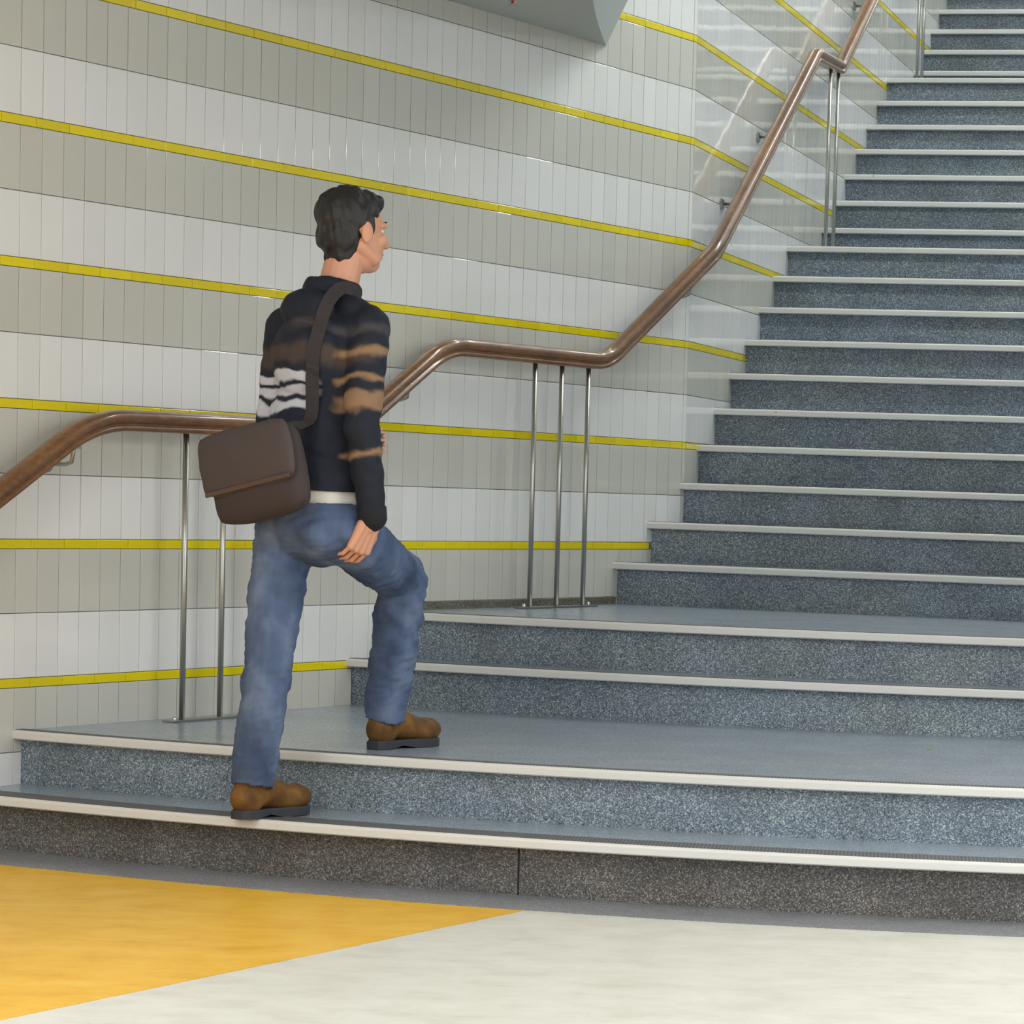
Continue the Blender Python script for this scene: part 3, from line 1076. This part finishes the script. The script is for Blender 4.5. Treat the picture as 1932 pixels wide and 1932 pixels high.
# stand-up collar and hood behind the neck
for i in range(32):
    a = 2 * math.pi * i / 32
    jk.ellipsoid(bd(.048 + .062 * math.sin(a), .028 + .066 * math.cos(a), 1.695 - .012 * math.sin(a)), (.022, .022, .032), BODY_R, 12, 8)
jk.ellipsoid(bd(-.055, .020, 1.640), (.095, .050, .058), BODY_R)
jk.capsule(SH_R, EL_R, .061, .051); jk.capsule(EL_R, WR_R + (WR_R - EL_R).normalized() * .005, .051, .040)
jk.capsule(SH_L, EL_L, .061, .051); jk.capsule(EL_L, WR_L + (WR_L - EL_L).normalized() * .005, .051, .040)
HEM = 1.120


def jacket_shape(co, n):
    w = .0055 * noise.noise(Vector((co.x * 9, co.y * 9, co.z * 22))) + .004 * noise.noise(co * 26 + Vector((3, 1, 7)))
    q = co + n * w
    rel = co - Vector((PX, PY, 0))
    if abs(rel.dot(RT)) < .175 or co.z > 1.2:
        pass
    return q


me = remeshed(jk, .0055, 7, .5, jacket_shape); me.name = 'jacket'
# cut the jacket at its hem (the sleeves hang lower outside the trunk)
bm = bmesh.new(); bm.from_mesh(me)
kill = []
for v in bm.verts:
    rel = v.co - Vector((PX, PY, 0)); r_, f_ = rel.dot(RT), rel.dot(FW)
    hem = HEM + .02 * math.exp(-((r_ + .04) / .08) ** 2)
    if v.co.z < hem and -.172 < r_ < .172: kill.append(v)
bmesh.ops.delete(bm, geom=kill, context='VERTS')
for v in bm.verts:
    rel = v.co - Vector((PX, PY, 0)); r_ = rel.dot(RT)
    hem = HEM + .02 * math.exp(-((r_ + .04) / .08) ** 2)
    if v.co.z < hem + .007 and -.172 < r_ < .172: v.co.z = hem
bm.to_mesh(me); bm.free()
jacket = link('jacket', me, M_JACKET, person)
jacket_bvh_me = me
M_CUFF = mat('knit_cuff', srgb(24, 26, 34), .9)
for a, b in ((EL_R, WR_R), (EL_L, WR_L)):
    t = (b - a).normalized(); m = MB()
    m.tube([b - t * .030, b - t * .020, b + t * .016, b + t * .024], [.036, .0425, .040, .034], 24)
    m.build('cuff', M_CUFF, jacket, True)

# shirt hem under the jacket
M_SHIRT = mat('white_shirt', srgb(214, 212, 204), .8)
sh = MB(); rings = 6; nseg = 48; vs = []; fs = []
for j in range(rings + 1):
    z = 1.076 + .10 * j / rings
    for i in range(nseg):
        a = 2 * math.pi * i / nseg
        wob = 1 + .018 * math.sin(7 * a) + .012 * math.sin(13 * a + 1)
        lo = .012 * math.sin(2 * a + .6) if j == 0 else 0
        vs.append(bd(.002 + (.124 - .014 * j / rings) * math.sin(a) * wob, .004 + (.151 - .016 * j / rings) * math.cos(a) * wob, z + lo))
for j in range(rings):
    for i in range(nseg):
        fs.append((j * nseg + i, j * nseg + (i + 1) % nseg, (j + 1) * nseg + (i + 1) % nseg, (j + 1) * nseg + i))
shirt = obj('shirt', vs, fs, M_SHIRT, person, True)
so = shirt.modifiers.new('t', 'SOLIDIFY'); so.thickness = .003; so.offset = -1


# jeans
def denim_mat():
    m = mat('blue_denim', srgb(76, 92, 122), .85, spec=.25)
    a = N(m).new('ShaderNodeTexNoise'); a.inputs['Scale'].default_value = 9; a.inputs['Detail'].default_value = 5
    L(m, coords(m, scale=(1, 1, .5)), a.inputs['Vector'])
    r = ramp(m, [(.3, srgb(56, 68, 94)), (.52, srgb(80, 96, 126)), (.72, srgb(112, 126, 152))]); L(m, a.outputs['Fac'], r.inputs['Fac'])
    L(m, r.outputs['Color'], bsdf(m).inputs['Base Color'])
    return m


M_DENIM = denim_mat()
jn = MB()
jn.ellipsoid(bd(-.003, .004, 1.050), (.158, .130, .142), BODY_R, 30, 18)
jn.capsule(bd(0, -.05, .965), bd(.02, .05, .965), .062, .062)
for s in (-1, 1): jn.ellipsoid(bd(-.036, .072 * s, 1.005), (.080, .085, .082), BODY_R)
jn.capsule(HIP_L, KN_L, .090, .072); jn.capsule(KN_L, AN_L + (AN_L - KN_L).normalized() * .01, .073, .063)
jn.capsule(HIP_R, KN_R, .096, .075); jn.capsule(KN_R, AN_R + (AN_R - KN_R).normalized() * .01, .075, .064)


def denim_shape(co, n):
    rel = co - Vector((PX, PY, 0)); f_, r_ = rel.dot(FW), rel.dot(RT)
    fold = noise.noise(Vector((f_ * 7 + co.z * 9, r_ * 9 - co.z * 6, co.z * 20 + f_ * 12)))
    fine = noise.noise(Vector((f_ * 14 + co.z * 22, r_ * 18 - co.z * 14, co.z * 34 - f_ * 16)))
    return co + n * (.0095 * fold + .0065 * (abs(fine) - .25) + .003 * noise.noise(co * 24))


me = remeshed(jn, .0055, 6, .5, denim_shape); me.name = 'jeans'
bm = bmesh.new(); bm.from_mesh(me)
cut = [v for v in bm.verts if v.co.z > 1.088]
bmesh.ops.delete(bm, geom=cut, context='VERTS')
for an, kn_ in ((AN_L, KN_L), (AN_R, KN_R)):
    t = (an - kn_).normalized()
    cut = [v for v in bm.verts if (v.co - an).dot(t) > .022 and (v.co - an).length < .14]
    bmesh.ops.delete(bm, geom=cut, context='VERTS')
bm.to_mesh(me); bm.free()
jeans = link('jeans', me, M_DENIM, person)
jm = jeans.modifiers.new('t', 'SOLIDIFY'); jm.thickness = .003; jm.offset = -1


# boots
def boot_mat():
    m = mat('brown_nubuck', srgb(118, 82, 36), .7, spec=.3)
    a = N(m).new('ShaderNodeTexNoise'); a.inputs['Scale'].default_value = 16; a.inputs['Detail'].default_value = 5
    L(m, coords(m), a.inputs['Vector'])
    r = ramp(m, [(.3, srgb(72, 48, 22)), (.55, srgb(104, 72, 32)), (.75, srgb(132, 94, 46))]); L(m, a.outputs['Fac'], r.inputs['Fac'])
    L(m, r.outputs['Color'], bsdf(m).inputs['Base Color'])
    return m


M_BOOT = boot_mat(); M_SOLE = mat('dark_rubber_sole', srgb(46, 48, 54), .7); M_LACE = mat('dark_lace', srgb(58, 42, 26), .8)


def boot(heel, dirv, ankle):
    """heel: ground point of the heel, dirv: towards the toe"""
    d = Vector((dirv.x, dirv.y, 0)).normalized(); s = Vector((d.y, -d.x, 0)); g = heel.z
    R = Matrix(((s.x, d.x, 0), (s.y, d.y, 0), (0, 0, 1)))
    def at(x, y, z): return Vector((heel.x, heel.y, 0)) + d * x + s * y + Vector((0, 0, g + z))
    b = MB()
    b.ellipsoid(at(.050, 0, .060), (.046, .056, .050), R)
    b.capsule(at(.055, 0, .075), at(.200, 0, .055), .043, .040)
    b.ellipsoid(at(.222, .002, .050), (.057, .066, .040), R)
    b.ellipsoid(at(.258, .002, .052), (.052, .042, .036), R)
    b.capsule(at(.110, 0, .085), at(.185, 0, .066), .040, .034)
    b.capsule(at(.060, 0, .080), Vector((ankle.x, ankle.y, g + .150)), .047, .048)
    me_ = remeshed(b, .005, 5, .5); me_.name = 'boot'
    bm_ = bmesh.new(); bm_.from_mesh(me_)
    for v in bm_.verts:
        if v.co.z < g + .021: v.co.z = g + .021
    bm_.to_mesh(me_); bm_.free()
    bt = link('boot', me_, M_BOOT, person)
    # sole outline
    prof = [(.0, .022), (-.004, .0), (.0, -.022), (.020, -.036), (.060, -.038), (.110, -.036), (.160, -.043), (.215, -.053), (.262, -.050), (.292, -.032), (.303, .0),
            (.292, .034), (.262, .052), (.215, .054), (.160, .043), (.110, .036), (.060, .038), (.020, .036)]
    n = len(prof); vs = []; fs = []
    for z in (.001, .022, .027):
        k = .97 if z < .025 else .94
        for x, y in prof:
            zz = z
            if z == .001 and .085 < x < .150: zz = .010                # arch behind the heel block
            vs.append(at(.15 + (x - .15) * k, y * k, zz))
    for j in range(2):
        for i in range(n): fs.append((j * n + i, j * n + (i + 1) % n, (j + 1) * n + (i + 1) % n, (j + 1) * n + i))
    fs += [tuple(range(n)), tuple(2 * n + i for i in range(n))]
    sole = obj('sole', vs, fs, M_SOLE, bt)
    for i in range(4):
        x = .118 + i * .020; z = .118 - i * .0075
        l = MB(); l.capsule(at(x, -.026, z - .014), at(x + .002, 0, z + .004), .0028, .0028, n=8); l.capsule(at(x + .002, 0, z + .004), at(x, .026, z - .014), .0028, .0028, n=8)
        l.build('lace', M_LACE, bt, True)
    # collar of the shaft
    return bt


boot(bd(-.220, -.072, Zs[1] + .002), FW + RT * .02, AN_L)
boot(bd(.390, -.062, Zs[2] + .0005), FW + RT * .04, AN_R)

# ------------------------------------------------------------------ messenger bag
M_BAG = mat('dark_brown_canvas', srgb(58, 48, 48), .8)
M_FLAP = mat('dark_brown_flap', srgb(70, 60, 60), .75)
M_STRAP = mat('webbing', srgb(48, 42, 44), .85)
M_TRIM = mat('brown_leather_trim', srgb(84, 62, 52), .6)
BC = bd(-.205, -.022, 1.165)
tilt = Matrix.Rotation(math.radians(-13), 3, 'Y')
BAG_R = BODY_R @ tilt
def bag(x, y, z): return BC + BAG_R @ Vector((x, y, z))


bagroot = empty('messenger_bag', tuple(bag(0, 0, -.125)))
tag(bagroot, 'dark brown messenger bag slung behind the hip of the walking person', 'bag')
bpy.context.view_layer.update()


def cushion(hx, hy, hz, off, bulge, name, m, nx=18, nz=14):
    """soft rectangular volume"""
    b = MB(); vs, fs = [], []
    for side in (-1, 1):
        for j in range(nz + 1):
            for i in range(nx + 1):
                u, w = -1 + 2 * i / nx, -1 + 2 * j / nz
                e = (1 - abs(u) ** 6) * (1 - abs(w) ** 6)
                y = side * hy * (.25 + .75 * max(e, 0) ** .5) + side * bulge * (1 - u * u) * (1 - w * w)
                sag = .010 * (1 - u * u) * (w < 0) * (-w)
                vs.append(bag(off[0] + hx * u * (1 - .04 * (w > 0) * w - .07 * w ** 6), off[1] + y, off[2] + hz * w * (1 - .09 * u ** 6) - sag))
    st = (nx + 1) * (nz + 1)
    for side in (0, 1):
        for j in range(nz):
            for i in range(nx):
                a = side * st + j * (nx + 1) + i
                fs.append((a, a + 1, a + nx + 2, a + nx + 1))
    rim = [i for i in range(nx + 1)] + [j * (nx + 1) + nx for j in range(1, nz + 1)] + [nz * (nx + 1) + i for i in range(nx - 1, -1, -1)] + [j * (nx + 1) for j in range(nz - 1, 0, -1)]
    for a, b_ in zip(rim, rim[1:] + rim[:1]): fs.append((a, b_, b_ + st, a + st))
    vs = [v + (v - BC).normalized() * .004 * noise.noise(v * 22) for v in vs]
    return obj(name, vs, fs, m, bagroot, True)


cushion(.165, .040, .125, (0, 0, 0), .016, 'bag_body', M_BAG)
flap = cushion(.170, .010, .088, (0, -.046, .045), .014, 'flap', M_FLAP)
mb = MB(); mb.box(bag(.0, -.060, -.036), .305, .006, .012, BAG_R); mb.build('flap_edge', M_TRIM, flap)

# shoulder strap laid over the jacket
from mathutils.bvhtree import BVHTree
tree = BVHTree.FromPolygons([v.co.copy() for v in jacket_bvh_me.vertices], [tuple(p.vertices) for p in jacket_bvh_me.polygons])
guide = [bag(.150, 0, .105), bd(-.190, .115, 1.33), bd(-.175, .120, 1.42), bd(-.17, .122, 1.52), bd(-.12, .122, 1.62), bd(-.02, .118, 1.72), bd(.08, .11, 1.68), bd(.16, .085, 1.58),
         bd(.18, .02, 1.45), bd(.16, -.09, 1.33), bd(.10, -.18, 1.25), bd(.0, -.19, 1.23), bd(-.10, -.19, 1.22), bag(-.160, 0, .095)]
dense = []
for a, b in zip(guide, guide[1:]): dense += [a.lerp(b, i / 5) for i in range(5)]
dense.append(guide[-1])
line = []
for i, p in enumerate(dense):
    c = bd(.02, .012, min(max(p.z, 1.2), 1.60)); dv = (c - p)
    w = min(1, i / 5, (len(dense) - 1 - i) / 5)
    hit = tree.find_nearest(p)
    q = hit[0] + hit[1].normalized() * .004 if hit[0] is not None else p
    line.append((p.lerp(q, w), hit[1] if hit[1] is not None else UPV))
pts = [l[0] for l in line]
for _ in range(3): pts = [pts[0]] + [(a + b * 2 + c) / 4 for a, b, c in zip(pts, pts[1:], pts[2:])] + [pts[-1]]
vs, fs = [], []
for i, p in enumerate(pts):
    t = (pts[min(i + 1, len(pts) - 1)] - pts[max(i - 1, 0)]).normalized(); nrm = line[i][1].normalized()
    s = t.cross(nrm).normalized() * .019; u = s.cross(t).normalized() * .0018
    vs += [p + s + u, p - s + u, p - s - u, p + s - u]
for i in range(len(pts) - 1):
    for k in range(4): fs.append((i * 4 + k, i * 4 + (k + 1) % 4, i * 4 + 4 + (k + 1) % 4, i * 4 + 4 + k))
fs += [(0, 1, 2, 3), tuple((len(pts) - 1) * 4 + k for k in range(4))]
obj('strap', vs, fs, M_STRAP, bagroot)
